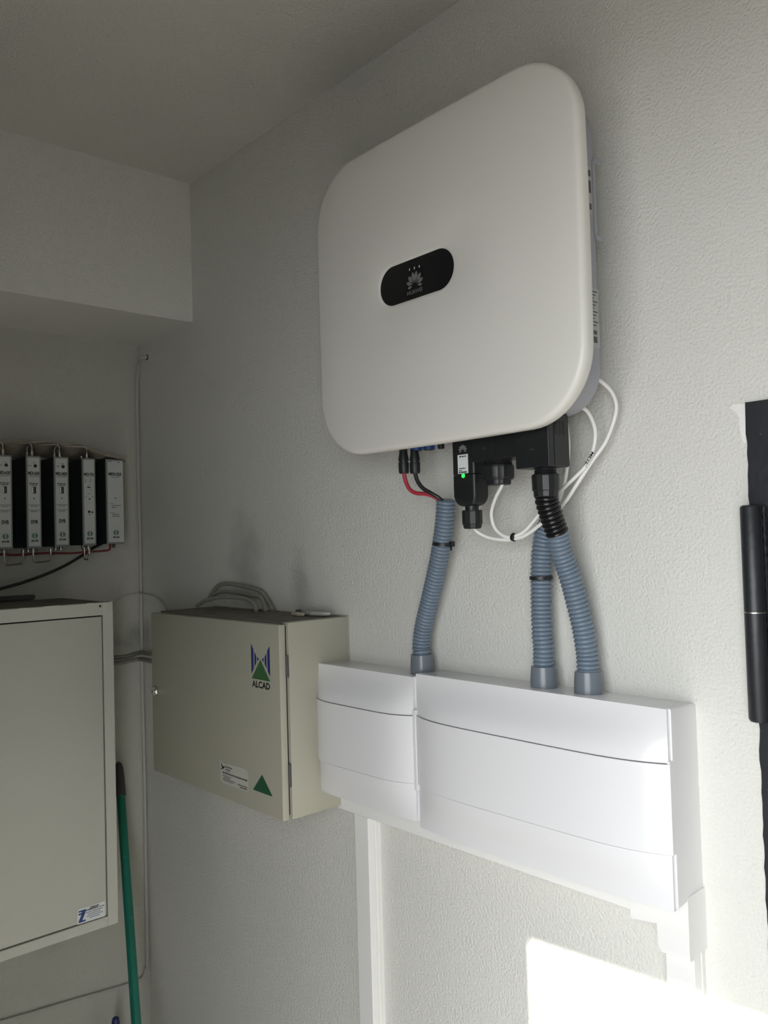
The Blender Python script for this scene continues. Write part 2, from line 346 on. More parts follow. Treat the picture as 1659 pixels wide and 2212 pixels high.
# grey die-cast body behind the cover
BX0, BX1, BZ0, BZ1 = 1.010, 1.455, 2.006, 2.425
mesh_obj('body', MB().loft([[V((a, y, b)) for a, b in rrect(BX0 + e, BX1 - e, BZ0 + e, BZ1 - e, .055, 10)] for e, y in ((0, -.137), (0, -.062), (.003, -.058))]), m_body, inv, True, 'grey die-cast housing')
hs = mesh_obj('heat_sink', MB().box(1.05, 1.415, -.058, -.030, 2.05, 2.40), m_body, inv)
for k in range(24): mesh_obj('fin', MB().box(1.055 + k * .0154, 1.058 + k * .0154, -.0302, -.016, 2.055, 2.395), m_body, hs)
br = mesh_obj('wall_bracket', MB().box(1.09, 1.38, -.016, 0, 2.22, 2.33), m_body, inv)
for zc in (at(1290, 350, 'x', 1.4557).z, at(1297, 517, 'x', 1.4557).z):
    mesh_obj('bracket_ear', MB().box(1.4545, 1.4575, -.062, -.046, zc - .0030, zc + .0035, .0008), m_body, br)
mesh_obj('side_rail', MB().box(1.4545, 1.4562, -.064, -.0580, at(1297, 517, 'x', 1.4557).z, at(1290, 350, 'x', 1.4557).z), m_body, br)
# stickers on the right flank
fl = mesh_obj('rating_label', MB().box(1.4548, 1.4553, -.118, -.0605, 2.088, 2.165), mat('rating_plate', (.42, .43, .45), .5), inv, False, 'printed rating label')
for k in range(11): mesh_obj('label_rule', MB().box(1.4552, 1.4555, -.116, -.063 - .004 * (k % 3), 2.160 - k * .0044, 2.1615 - k * .0044), m_inkg, fl)
for a, b in ((2.094, 2.102), (2.105, 2.110)): mesh_obj('label_symbol', MB().box(1.4552, 1.4555, -.085, -.066, a, b), m_inkg, fl)
w2 = mesh_obj('warning_label', MB().box(1.4548, 1.4553, -.115, -.066, 2.262, 2.325), mat('rating_plate', (.42, .43, .45), .5), inv)
for a, b in ((2.268, 2.276), (2.290, 2.306), (2.312, 2.320)): mesh_obj('label_symbol', MB().box(1.4552, 1.4555, -.112, -.068, a, b), m_inkg, w2)
# unused blue-collared sockets and plugs under the body
for (u0, u1, v, blue) in ((888, 912, 972, True), (914, 939, 970, True), (945.5, 960, 967, False)):
    c = at((u0 + u1) / 2, v, 'y', -.085); r = rad((u1 - u0) / 2, c)
    zt = 2.0095
    pl = mesh_obj('socket_plug', MB().lathe((c.x, c.y, c.z - .002), Z, [(0, r * .8), (.001, r), (zt - c.z + .002, r), (zt - c.z + .002, r * .9)], 20), m_black, inv, True)
    if blue: mesh_obj('blue_collar', MB().lathe((c.x, c.y, c.z - .001), Z, [(0, r * 1.02), (.003, r * 1.04), (.0085, r * 1.04), (.010, r * 1.01)], 20), m_blue, pl, True)
for (u, v, w_) in ((872, 965, 9), (1077, 950, 26), (1160, 940, 26)):
    c = at(u, v, 'y', -.09)
    mesh_obj('socket', MB().lathe((c.x, c.y, 1.987), Z, [(0, rad(w_, c) * .8), (.024, rad(w_, c) * .8)], 20), m_black, inv, True)

# solar plugs with their cables
def solar(u, v0, v1, path, mcol, label, cable_name, col):
    c = at(u, (v0 + v1) / 2, 'y', -.085); zt = at(u, v0 - 12, 'y', -.085).z; zm = at(u, 996, 'y', -.085).z; zb = at(u, v1, 'y', -.085).z
    t = thing('solar_cable', label, 'cable', (c.x, c.y, zb), 'solar plug leads')
    r = rad(11.6, c)
    mesh_obj('plug_body', MB().lathe((c.x, c.y, zm), Z, [(-.002, r * .85), (0, r * .86), (.0005, r * 1.0), (.004, r * .97), (.012, r * .78), (zt - zm, r * .74)], 20), m_black, t, True)
    nut = []
    n = 40
    for h, q in ((zb, .86), (zb + .003, .98), (zm - .004, 1.0), (zm - .002, .95)):
        nut.append([V((c.x + math.cos(k * math.tau / n) * r * q * (1 - .035 * (k % 4 == 0)), c.y + math.sin(k * math.tau / n) * r * q * (1 - .035 * (k % 4 == 0)), h)) for k in range(n)])
    mesh_obj('plug_nut', MB().loft(nut), m_black, t, True)
    pts = [V((c.x, c.y, zb + .006))] + [at(a, b, 'y', y) for a, b, y in path]
    mesh_obj('lead', MB().tube(spline(pts, 10), rad(4.4, c), 14), mcol, t, True, col)
    return t
solar(872, 973, 1023, ((873.5, 1027, -.085), (877.5, 1043, -.084), (886, 1058, -.082), (900, 1065.5, -.079), (921, 1067, -.075), (938, 1073, -.069), (950, 1082, -.064), (958, 1095, -.060)), m_red, 'red solar lead hanging from the leftmost plug under the inverter', 'lead', 'red cable')
solar(896, 974, 1023, ((898, 1027, -.085), (903, 1041, -.084), (914, 1055, -.081), (932, 1066, -.076), (947, 1075, -.070), (957, 1085, -.063), (963, 1097, -.059)), mat('black_sheath', (.02, .02, .02), .4), 'black solar lead dropping into the left grey hose', 'lead', 'black cable')

# communication dongle
DX0, DX1, DY0, DY1 = 1.2225, 1.2660, -.1005, -.0690
DZ1, DZ0 = 2.0065, 1.8935
dg_ = thing('communication_dongle', 'black network dongle with white code sticker and lit green lamp', 'dongle', ((DX0 + DX1) / 2, -.085, 1.861))
def dring(z, e, rr=.0045): return [V((a, b, z)) for a, b in rrect(DX0 + e, DX1 - e, DY0 + e * .5, DY1 - e * .5, rr, 5)]
dz = 1.9390
mesh_obj('upper_case', MB().loft([dring(dz + .0003, .0006), dring(dz + .0008, 0), dring(DZ1, 0)]), m_black, dg_, True)
lc = [dring(DZ0, .0105), dring(DZ0 + .0015, .0070), dring(DZ0 + .004, .0042), dring(DZ0 + .009, .0014), dring(DZ0 + .015, 0), dring(dz - .0008, 0), dring(dz - .0003, .0006)]
mesh_obj('lower_case', MB().loft(lc), m_black, dg_, True)
gc = V(((DX0 + DX1) / 2 + .001, -.085, 0))
def hexring(c, r, z, n=6, rot=0.0): return [V((c.x + r * math.cos(rot + k * math.tau / n), c.y + r * math.sin(rot + k * math.tau / n), z)) for k in range(n)]
gl = mesh_obj('cable_gland', MB().lathe((gc.x, gc.y, 1.8865), Z, [(0, .0100), (.0085, .0100)], 20).loft([hexring(gc, r, z, 12) for r, z in ((.0118, 1.8605), (.0132, 1.8625), (.0138, 1.8655), (.0150, 1.8680), (.0151, 1.8850), (.0146, 1.8875))]), m_black, dg_)
so = at(1000, 1002.5, 'y', -.1008)
st = mesh_obj('code_sticker', flat([[(-.0100, -.0137), (.0100, -.0137), (.0100, .0137), (-.0100, .0137)]], so, X, Z, .0003, -.0003), m_paper, dg_, False, 'white printed sticker')
stuff(mesh_obj('sticker_print', textlines([(-.0065, .0068, .0110, .0017), (-.0078, .0048, -.0062, .0014), (-.0076, -.0022, -.0092, .0014), (-.0080, .0070, -.0118, .0020)], so + V((0, -.0002, 0)), X, Z, 5), m_ink, st))
mesh_obj('flower_emblem', petals(at(999.5, 974.5, 'y', -.1008), X, Z, .0098), mat('emblem_grey', (.22, .22, .22), .5), dg_, label='grey flower emblem')
text('brand_lettering', 'HUAWEI', at(999.5, 983, 'y', -.1008), X, Z, .0036, m_logog, dg_, .0195, .01)
lp = at(1000.5, 1027.7, 'y', -.1008)
mesh_obj('green_lamp', MB().lathe(lp, -Y, [(-.001, .0031), (.0003, .0031), (.0008, .0022), (.0010, 0)], 18), m_led, dg_, True, 'lit green lamp')

# communication port plug
cc = at(1077, 1020, 'y', -.088); pr = rad(33.5, cc)
cp = thing('communication_plug', 'wide black signal plug with a ribbed nut between dongle and power plug', 'plug', (cc.x, cc.y, cc.z - .02))
zb, zt = at(1077, 1048, 'y', -.088).z, at(1077, 1001, 'y', -.088).z
hx = at(1048, 990, 'y', -.108)
mesh_obj('plug_housing', MB().box(1.2670, 1.3555, -.108, -.066, zt + .004, 2.0065, .002), m_black, cp)
mesh_obj('housing_rib', MB().box(1.3135, 1.3150, -.1092, -.1078, zt + .012, 2.000), m_black, cp)
mesh_obj('latch_recess', MB().box(1.2905, 1.2950, -.1084, -.1078, 1.970, 1.9735), m_gap, cp)
mesh_obj('thread', MB().lathe((cc.x, cc.y, zt - .002), Z, [(0, pr * .86), (.0012, pr * .92), (.0024, pr * .86), (.0036, pr * .92), (.0048, pr * .86), (.006, pr * .92), (.0085, pr * .86)], 32), m_black, cp, True)
n = 48; cn = []
for h, q in ((zb, .70), (zb + .0012, .78), (zb + .007, .79), (zb + .0075, .93), (zb + .011, 1.0), (zt - .006, 1.0), (zt - .003, .97), (zt - .002, .88)):
    cn.append([V((cc.x + math.cos(k * math.tau / n) * pr * q * (1 - .03 * (k % 6 < 2)), cc.y + math.sin(k * math.tau / n) * pr * q * (1 - .03 * (k % 6 < 2)), h)) for k in range(n)])
mesh_obj('ribbed_nut', MB().loft(cn), m_black, cp)

# mains plug at the right with its black hose
ac = at(1179, 1045, 'y', -.100); ar = rad(29.5, ac)
ap = thing('power_plug', 'chunky black power plug under the right end of the inverter', 'plug', (ac.x, ac.y, ac.z - .03))
AX0, AX1, AY0, AY1 = 1.3585, 1.4140, -.121, -.0785
mesh_obj('plug_housing', MB().box(AX0, AX1, AY0, AY1, 1.9365, 2.0065, .0015), m_black, ap)
mesh_obj('side_cheek', MB().box(AX1 - .0005, AX1 + .0012, AY0 + .012, AY1 - .001, 1.938, 2.004, .0005), m_black, ap)
for k in range(3): mesh_obj('moulded_slot', MB().box(AX1 + .0009, AX1 + .0016, -.108 + k * .008, -.104 + k * .008, 1.978, 1.996), m_gap, ap)
c2 = at(1148.5, 990.5, 'y', AY0)
mesh_obj('latch_button', MB().lathe(c2, -Y, [(-.002, .0032), (.0004, .0032), (.0005, .0022), (-.0006, .0020), (-.0006, 0)], 16), m_black, ap, True)
mesh_obj('latch_slot', MB().box(c2.x - .003, c2.x + .005, AY0 - .0003, AY0 + .001, c2.z + .011, c2.z + .013), m_gap, ap)
z0, z1 = at(1179, 1074, 'y', -.100).z, at(1179, 1023, 'y', -.100).z
mesh_obj('thread', MB().lathe((ac.x, ac.y, z1 - .002), Z, [(0, ar * .78), (.002, ar * .84), (.0035, ar * .76), (.005, ar * .84), (.0065, ar * .76), (.008, ar * .84), (1.9375 - z1 + .002, ar * .78)], 28), m_black, ap, True)
mesh_obj('hex_nut', MB().loft([hexring(ac, ar * q, z, 14, .2) for q, z in ((.80, z0), (.90, z0 + .001), (.92, z0 + .008), (1.0, z0 + .009), (1.02, z1 - .003), (.96, z1 - .001), (.85, z1))]), m_black, ap)

def corrugated(pts, R, pitch=.0060, depth=.0026, ribs=10, seg=26):
    P = resample(spline(pts, 24), pitch / ribs); rs = []
    for i in range(len(P)):
        rs.append(R - depth * (1 - abs(math.sin(i * math.pi / ribs)) ** .8))
    return MB().tube(P, rs, seg)
def conduit(label, path, foot, group='grey corrugated hoses'):
    pts = [at(u, v, 'y', y) for u, v, y in path]; b = V((pts[-1].x, pts[-1].y, foot))
    t = thing('corrugated_hose', label, 'hose', b, group)
    mesh_obj('hose', corrugated(pts + [V((b.x, b.y, foot + .012))], .0153), m_grey, t, True, angle=80)
    n = 36; rr = []
    for h, r in ((0, .0172), (.0004, .0190), (.006, .0192), (.022, .0184), (.030, .0177), (.0305, .0168), (.0305, .0140)):
        rr.append([V((b.x + math.cos(k * math.tau / n) * r * (1 - .012 * (k % 3 == 0)), b.y + math.sin(k * math.tau / n) * r * (1 - .012 * (k % 3 == 0)), foot + h)) for k in range(n)])
    mesh_obj('end_coupling', MB().loft(rr), m_coup, t, True, 'smooth grey end coupling', 30)
    return t
BT = 1.6335
conduit('grey corrugated hose on the left carrying the red and black leads', ((963.5, 1080, -.058), (961, 1120, -.055), (957.5, 1152, -.052), (950, 1200, -.047), (936, 1265, -.042), (923, 1320, -.039), (914, 1360, -.037), (910, 1395, -.036), (911, 1414, -.036)), 1.6300)
conduit('middle grey corrugated hose rising behind the black hose', ((1187, 1128, -.030), (1178, 1150, -.031), (1172, 1180, -.032), (1169, 1220, -.033), (1169, 1270, -.034), (1169.5, 1320, -.035), (1171.5, 1370, -.036), (1174, 1400, -.036), (1174, 1430, -.036)), BT)
conduit('right grey corrugated hose joined to the short black hose', ((1203, 1148, -.074), (1211, 1185, -.066), (1222, 1220, -.058), (1234, 1255, -.052), (1246, 1300, -.046), (1257, 1345, -.041), (1264.5, 1385, -.038), (1268.5, 1415, -.036), (1270, 1445, -.036)), BT)
bh = corrugated([at(u, v, 'y', y) for u, v, y in ((1180, 1066, -.098), (1182, 1084, -.094), (1189, 1108, -.087), (1196, 1130, -.080), (1204, 1152, -.073))], .0160, .0066, .0028)
single('black_hose', bh, m_blackg, 'short black corrugated hose below the power plug', 'hose')
def cable_tie(u, v, y, tilt, label, head):
    c = at(u, v, 'y', y); t = thing('cable_tie', label, 'cable tie', c, 'black ties round the hoses')
    ax = V((math.sin(tilt), 0, math.cos(tilt))); w_ = .0024
    mesh_obj('strap', MB().lathe(c - ax * w_, ax, [(0, .0156), (0, .0166), (2 * w_, .0166), (2 * w_, .0156)], 30), m_black, t, True)
    p = at(head[0], head[1], 'y', y - .010)
    mesh_obj('tie_head', MB().box(p.x - .0032, p.x + .0032, p.y - .003, p.y + .004, p.z - .0042, p.z + .0042, .0007), m_black, t)
    mesh_obj('tail', MB().box(p.x - .0015, p.x + .0010, p.y - .002, p.y - .001, p.z - .010, p.z - .004), m_black, t)
cable_tie(957, 1175, -.0495, .12, 'black cable tie round the left grey hose', (976, 1175))
cable_tie(1169, 1248, -.0335, .0, 'black cable tie round the middle grey hose', (1165, 1250))

# white signal cables
def cable(name, label, path, r, m, cat='cable', group=None, n=10):
    pts = [p if isinstance(p, Vector) else at(*p) for p in path]
    return single(name, MB().tube(spline(pts, n), r, 12), m, label, cat, group)
WG = 'white signal cables'
cable('signal_cable', 'white cable from the dongle sweeping up to the inverter flank in the outer loop', [V((gc.x, gc.y, 1.872)), (1020, 1135, 'y', -.082), (1032, 1149, 'y', -.076), (1056, 1161, 'y', -.068), (1090, 1166, 'y', -.061), (1110, 1164, 'y', -.058), (1135, 1156, 'y', -.055), (1168, 1132, 'y', -.053), (1214, 1092, 'y', -.050), (1245, 1048, 'y', -.040), (1280, 995, 'y', -.030), (1308, 955, 'y', -.024), (1327, 905, 'y', -.022), (1331, 873, 'y', -.024), (1320, 845, 'y', -.030), (1297, 823, 'y', -.042), (1278, 815, 'y', -.052)], .0027, m_cablew, group=WG)
c2c = cable('signal_cable', 'white cable from the wide plug marked METER in the inner loop', [V((cc.x + .004, cc.y, zb + .012 if False else at(1087, 1040, 'y', -.088).z)), (1084, 1049, 'y', -.088), (1072, 1072, 'y', -.082), (1063, 1098, 'y', -.074), (1062, 1118, 'y', -.070), (1070, 1142, 'y', -.066), (1090, 1158, 'y', -.062), (1110, 1158, 'y', -.0585), (1135, 1145, 'y', -.056), (1168, 1107, 'y', -.054), (1211, 1061, 'y', -.050), (1245, 1028, 'y', -.043), (1268, 1003, 'y', -.038), (1280, 975, 'y', -.036), (1286, 940, 'y', -.036), (1281, 912, 'y', -.038), (1268, 888, 'y', -.044), (1252, 878, 'y', -.052), (1235, 874, 'y', -.058)], .0027, m_cablew, group=WG)
cable('signal_cable', 'white cable running down behind the black power plug', [(1222, 905, 'y', -.052), (1226, 935, 'y', -.048), (1228.5, 965, 'y', -.046), (1226, 1000, 'y', -.045), (1222, 1030, 'y', -.044), (1216, 1056, 'y', -.043), (1207, 1080, 'y', -.040), (1198, 1105, 'y', -.035), (1189, 1128, 'y', -.031), (1182, 1150, 'y', -.031)], .0026, m_cablew, group=WG)
tp = at(1110, 1160.5, 'y', -.0585)
single('tie_wrap', MB().lathe(tp - V((.0022, 0, -.0006)), V((1, 0, -.25)), [(0, .0052), (0, .0060), (.0044, .0060), (.0044, .0052)], 20), m_black, 'small black tie binding the two white cables together', 'cable tie')
ma, mz = at(1281, 977, 'y', -.0402), at(1261, 1011, 'y', -.0405)
ex = (mz - ma).normalized(); ey = (V((0, -1, 0)).cross(ex)) * -1; ey = (ey - ex * ey.dot(ex)).normalized()
if ey.x < 0: ey = -ey
text('meter_lettering', 'METER', (ma + mz) / 2 + ey.cross(ex) * 0, ex, ey, .0044, m_ink, c2c, (mz - ma).length, .02)

# ------------------------------------------------------------------ distribution boxes
def dist_box(label, x0, x1, zt, zb, zs1, zs0, bow, tilt):
    t = thing('distribution_box', label, 'fuse box', ((x0 + x1) / 2, 0, zb), 'white fuse boxes')
    yb, yc = -.0667, -.0722
    # base with slight draft, larger at the front
    def br_(y, e): return [V((a, y, b)) for a, b in rrect(x0 - .001 + e, x1 + .0024 - e, zb + .001 + e, zt - e, .003, 3)]
    mesh_obj('base', MB().loft([br_(0, .0042), br_(-.064, .0002), br_(yb, .0004), br_(yb, .0030)]), m_pvc, t, True)
    mesh_obj('rim_line', MB().loft([br_(-.0665, .0026), br_(-.0684, .0026), br_(-.0684, .0042), br_(-.0665, .0042)], False), m_pvc, t, True)
    def bowf(tt): return bow * (1 - abs(2 * tt - 1) ** 5)
    def sheet(name, xa, xb, za, zb_, fa, fb, y, th, lip=0.0, nz=8, nx=40):
        """curved panel: fa, fb = share of the bow at its lower and upper edge"""
        fr = []; bk = []
        for j in range(nz + 1):
            s = j / nz; z = za + (zb_ - za) * s; fct = fa + (fb - fa) * (3 * s * s - 2 * s ** 3)
            for i in range(nx + 1):
                tt = i / nx; x = xa + (xb - xa) * tt; yy = y - bowf(tt) * fct
                fr.append((x, yy, z)); bk.append((x, y + th, z))
        m = nx + 1; N_ = len(fr); f = []
        for j in range(nz):
            for i in range(nx):
                a = j * m + i; f.append((a, a + 1, a + m + 1, a + m)); f.append((N_ + a, N_ + a + m, N_ + a + m + 1, N_ + a + 1))
        for i in range(nx):
            f.append((i, N_ + i, N_ + i + 1, i + 1)); a = nz * m + i; f.append((a, a + 1, N_ + a + 1, N_ + a))
        for j in range(nz):
            a = j * m; f.append((a, a + m, N_ + a + m, N_ + a)); a = j * m + nx; f.append((a, N_ + a, N_ + a + m, a + m))
        return mesh_obj(name, MB().add(fr + bk, f), m_pvc, t, True, angle=30)
    xa, xb = x0 + .0015, x1 - .0005
    sheet('lower_panel', xa, xb, zb, zs0 - .0006, .35, 1, yc, .006)
    sheet('upper_panel', xa, xb, zs1 + .0006, zt - .0005, 1, .0, yc, .006)
    dn = sheet('door', x0 - .0008, x1 + .0022, zs0 + .0006, zs1 - .0006, 1, 1, yc - .0016, .008)
    mesh_obj('door_end_flange', MB().box(x0 - .0042, x0 + .0016, yc - .0050, -.062, zs0 - .010, zs1 + .008, .0006), m_pvc, dn)
    mesh_obj('hinge_pip', MB().box(x1 - .002, x1 + .0020, yc - .001, -.066, zs1 - .001, zs1 + .003, .0004), m_pvc, dn)
    return t
dist_box('small white fuse box beside the beige cabinet', .8420, 1.0962, 1.6298, 1.4031, 1.5688, 1.4624, .021, 0)
dist_box('long white fuse box with a bowed door at the right', 1.1016, 1.5368, 1.6358, 1.3961, 1.5706, 1.4625, .024, 0)

# ------------------------------------------------------------------ cable trunking
def trunk(label, x0, x1, z0, z1, vertical=True):
    t = thing('cable_trunking', label, 'trunking', ((x0 + x1) / 2, 0, z0), 'white trunking')
    if vertical:
        mesh_obj('channel', MB().box(x0 + .0012, x1 - .0012, -.022, 0, z0, z1), m_trunk, t)
        mesh_obj('lid', MB().box(x0, x1, -.0292, -.0145, z0, z1, .0012), m_trunk, t)
        mesh_obj('snap_rib', MB().box(x1 - .0014, x1 + .0003, -.0105, -.0080, z0, z1), m_trunk, t)
    else:
        mesh_obj('channel', MB().box(x0, x1, -.022, 0, z0 + .0012, z1), m_trunk, t)
        mesh_obj('lid', MB().box(x0, x1, -.0292, -.012, z0, z1, .0012), m_trunk, t)
    return t
trunk('narrow white vertical trunking below the small fuse box', .8863, .9239, 0, 1.3588)
trunk('white vertical trunking crossing the sunlit patch', 1.4967, 1.5352, 0, 1.334)
trunk('white horizontal trunking along the underside of the fuse boxes', .8405, 1.4571, 1.3590, 1.404, False)
el = thing('trunking_elbow', 'white trunking elbow at the corner under the long fuse box', 'trunking', (1.516, 0, 1.3297))
ez0, ezt = 1.3297, 1.4045
prof = [(1.4955, ez0 + .004), (1.4990, ez0), (1.5378, ez0), (1.5378, ezt), (1.4571, ezt), (1.4571, 1.3575), (1.4590, 1.3555), (1.4945, 1.3605)]
mesh_obj('elbow_cover', MB().prism(prof, (0, 0, 0), X, Z, -Y, 0, .0430), m_trunk, el)
mesh_obj('elbow_sleeve', MB().box(1.4972, 1.5370, -.0405, -.030, ez0 - .004, ez0 + .004, .0008), m_trunk, el)

# ------------------------------------------------------------------ beige wall cabinet
AX0, AX1, AZ0, AZ1, AY = .3629, .8496, 1.3652, 1.7078, -.1564
al = thing('wall_cabinet', 'beige metal equipment cabinet with a blue and green logo', 'cabinet', ((AX0 + AX1) / 2, 0, AZ0))
mesh_obj('body', MB().box(AX0 + .004, AX1, -.1372, 0, AZ0, AZ1, .0025), m_beige, al, True)
mesh_obj('back_flange', MB().box(AX0 + .004, AX1 + .0016, -.004, 0, AZ0 - .001, AZ1 + .0016, .0006), m_beige, al)
mesh_obj('door_seal', MB().box(AX0 + .012, AX1 - .007, -.1425, -.1370, AZ0 + .008, AZ1 - .006), m_gap, al)
ad = mesh_obj('door', MB().box(AX0, AX1 - .0015, AY, -.1425, AZ0 + .001, AZ1 - .003, .0016), m_beige, al, True)
mesh_obj('top_lip', MB().box(AX0 + .02, AX1 - .008, -.1425, -.137, AZ1 - .004, AZ1 + .0012, .0005), m_dust, al)
for za, zb_ in ((1.6125, 1.651), (1.4226, 1.4622)):
    mesh_obj('hinge', MB().lathe((AX1 - .0005, -.1408, za), Z, [(0, .0022), (0, .0026), (zb_ - za, .0026), (zb_ - za, .0022)], 12), m_dark, al, True)
lk = V((.3825, AY, 1.538))
lo_ = mesh_obj('lock', MB().lathe(lk, -Y, [(-.001, .0095), (.0005, .0098), (.0035, .0098), (.0055, .0085), (.0055, .0062), (.0080, .0058), (.0085, .0048), (.0085, 0)], 24), m_chrome, ad, True, 'round chrome lock')
mesh_obj('key_slot', MB().box(lk.x - .0004, lk.x + .0004, AY - .0088, AY - .0080, lk.z - .003, lk.z + .003), m_gap, lo_)
# logo: blue bars above a green triangle
def rowp(*uv): return [at(u, v, 'y', AY) for u, v in uv]
def bar2(x0, x1, pts): return pts
lg0 = V((.7590, AY, 1.6000))
sx = .0600
bars = [[(0, .0125), (.0075, .0215), (.0075, .0575), (.0, .0665)], [(.0105, .0255), (.0165, .0335), (.0165, .0455), (.0105, .0535)], [(.0200, .0375), (.0225, .0405), (.0255, .0365), (.0200, .0445 - .001), ]]
def mirror(p): return [(sx - a, b) for a, b in p]
bars[2] = [(.0195, .0365), (.0255, .0405), (.0195, .0450)]
mesh_obj('logo_bars', flat(bars + [mirror(b) for b in bars], lg0, X, Z), m_lblue, ad, label='blue logo bars')
mesh_obj('logo_triangle', flat([[(0, .0040), (sx, .0040), (sx / 2, .0400)]], lg0, X, Z, .0003), m_lgreen, ad, label='green logo triangle')
text('logo_lettering', 'ALCAD', lg0 + V((sx / 2, -.0001, -.0050)), X, Z, .0125, m_ink, ad, .058, .035)
s0 = V((.6905, AY, 1.4155))
stp = [(-.049, .0205), (-.042, .0205), (-.030, .0165), (-.018, .0185), (.0, .0190), (.012, .0200), (.040, .0200), (.049, .0150), (.049, -.0165), (.044, -.0205), (-.043, -.0205), (-.049, -.0150)]
s1 = mesh_obj('installer_sticker', flat([stp], s0, X, Z, .0003), m_paperd, ad, False, 'torn cream sticker with faded print')
stuff(mesh_obj('sticker_print', textlines([(-.040, .046, -.0005, .0030), (-.040, -.010, -.0058, .0013), (-.036, -.014, -.0088, .0012), (-.040, .005, -.0116, .0013), (-.040, -.002, -.0146, .0013), (.012, .045, -.0130, .0019), (.020, .045, -.0168, .0022), (-.032, -.005, .0120, .0022), (-.028, -.012, .0072, .0022), (-.030, -.012, .0038, .0010)], s0 + V((0, -.0002, 0)), X, Z, 11), m_inkg, s1))
mesh_obj('torn_hole', flat([[(-.043, .0185), (-.041, .0120), (-.031, .0098), (-.040, .0055), (-.049, .0040), (-.041, .0075), (-.044, .0110)]], s0 + V((0, -.0003, 0)), X, Z, .0002), m_gap, s1)
mesh_obj('green_triangle', flat([[(.7560, 1.4040), (.7572, 1.4030), (.8158, 1.4030), (.8165, 1.4042), (.7866, 1.4345), (.7850, 1.4345)]], (0, AY, 0), X, Z, .0003), m_dgreen, ad, label='dark green triangle sticker')
# dust heaps, plaster bits and cables on top of the beige cabinet
dm = MB()
rnd = random.Random(5)
gx, gy = 44, 12; gv = []; gf = []
for j in range(gy + 1):
    for i in range(gx + 1):
        x = AX0 + .012 + (AX1 - AX0 - .024) * i / gx; y = -.134 + .130 * j / gy
        e = min(i, gx - i, j * 2.0, (gy - j) * 2.0) / 4; e = min(1, e)
        gv.append((x, y, AZ1 + .0002 + e * (.0012 + .0030 * max(0, math.sin(x * 61 + y * 40) * math.cos(y * 75 - x * 23)) + rnd.random() * .0008)))
for j in range(gy):
    for i in range(gx): a = j * (gx + 1) + i; gf.append((a, a + 1, a + gx + 2, a + gx + 1))
dl = mesh_obj('dust_layer', MB().add(gv, gf), m_dust, al, True, 'grey dust lying on the cabinet top'); dl['kind'] = 'stuff'
def chip(name, label, c, L, W, H, seed, m):
    rd = random.Random(seed); p = []
    for k in range(9):
        a = k * math.tau / 9; p.append((math.cos(a) * L * rd.uniform(.75, 1.1), math.sin(a) * W * rd.uniform(.75, 1.1)))
    mb = MB().loft([[V((c[0] + a * q, c[1] + b * q, c[2] + h)) for a, b in p] for q, h in ((.85, 0), (1, H * .3), (1, H * .8), (.8, H))])
    return single(name, mb, m, label, 'debris', smooth=False)
zt_ = AZ1 + .0030
chip('plaster_chip', 'flat flake of plaster lying at the back of the beige cabinet top', (.795, -.035, zt_), .042, .016, .008, 2, mat('pale_chip', (.40, .40, .37), .9))
chip('plaster_chip', 'pale splinter lying in front of the plaster flake', (.777, -.062, zt_), .024, .006, .006, 4, mat('yellowish_chip', (.50, .46, .36), .9))
chip('plaster_chip', 'tiny dark crumb left of the plaster flake on the beige cabinet', (.722, -.022, zt_), .006, .006, .006, 6, m_dark)
def acab(label, path): return cable('loose_cable', label, path, .0042, m_cableg, group='dusty cables on the beige cabinet')
acab('tallest dusty grey cable loop on top of the beige cabinet', [(449, 1298, 'y', -.030), (456, 1285, 'y', -.026), (468, 1268, 'y', -.020), (484, 1261, 'y', -.016), (515, 1264, 'y', -.014), (552, 1273, 'y', -.014), (568, 1281, 'y', -.016), (577, 1295, 'y', -.020), (586, 1312, 'y', -.026), (589, 1319, 'y', -.028)])
acab('second dusty grey cable loop just under the tallest one', [(452, 1297, 'y', -.045), (462, 1284, 'y', -.040), (482, 1278, 'y', -.034), (512, 1280, 'y', -.030), (540, 1286, 'y', -.029), (560, 1289, 'y', -.030), (568, 1299, 'y', -.034), (572, 1312, 'y', -.040), (574, 1321, 'y', -.043)])
acab('lowest dusty cable arching nearest the cabinet door', [(425, 1308, 'y', -.075), (445, 1297, 'y', -.070), (470, 1291, 'y', -.064), (500, 1290, 'y', -.060), (525, 1292, 'y', -.058), (542, 1299, 'y', -.060), (551, 1309, 'y', -.064), (554, 1320, 'y', -.068)])

# ------------------------------------------------------------------ grey cabinet on the end wall
CX, CY1, CY0, CZ0, CZ1 = .2783, -.2040, -.78, 1.0310, 1.4289 + .3
cb = thing('meter_cabinet', 'large grey steel wall cabinet with a plain door at the left edge', 'cabinet', (.14, (CY0 + CY1) / 2, CZ0))
dY1, dZ0, dZ1 = -.2273, 1.0522, 1.7015
mesh_obj('body', MB().box(0, CX - .016, CY0, CY1, CZ0, CZ1, .0015), m_cab, cb, True)
mesh_obj('front_frame', MB().box(CX - .016, CX, dY1, CY1, CZ0, CZ1, .0010).box(CX - .016, CX, CY0, dY1, dZ1, CZ1, .0010).box(CX - .016, CX, CY0, dY1, CZ0, dZ0, .0010).box(CX - .016, CX, CY0, CY0 + .024, dZ0, dZ1, .001), m_cab, cb)
mesh_obj('door_gap', MB().box(CX - .0155, CX - .009, CY0 + .02, dY1 + .001, dZ0 - .001, dZ1 + .001), m_gap, cb)
cd = mesh_obj('door', MB().box(CX - .012, CX - .0006, CY0 + .028, dY1 - .0028, dZ0 + .0032, dZ1 - .0028, .0012), m_cab, cb, True)
mesh_obj('rivet', MB().lathe((CX, -.2330, 1.7215), X, [(-.001, .0026), (.0004, .0026), (.0008, 0)], 12), m_gap, cb)
EY = V((0, 1, 0))
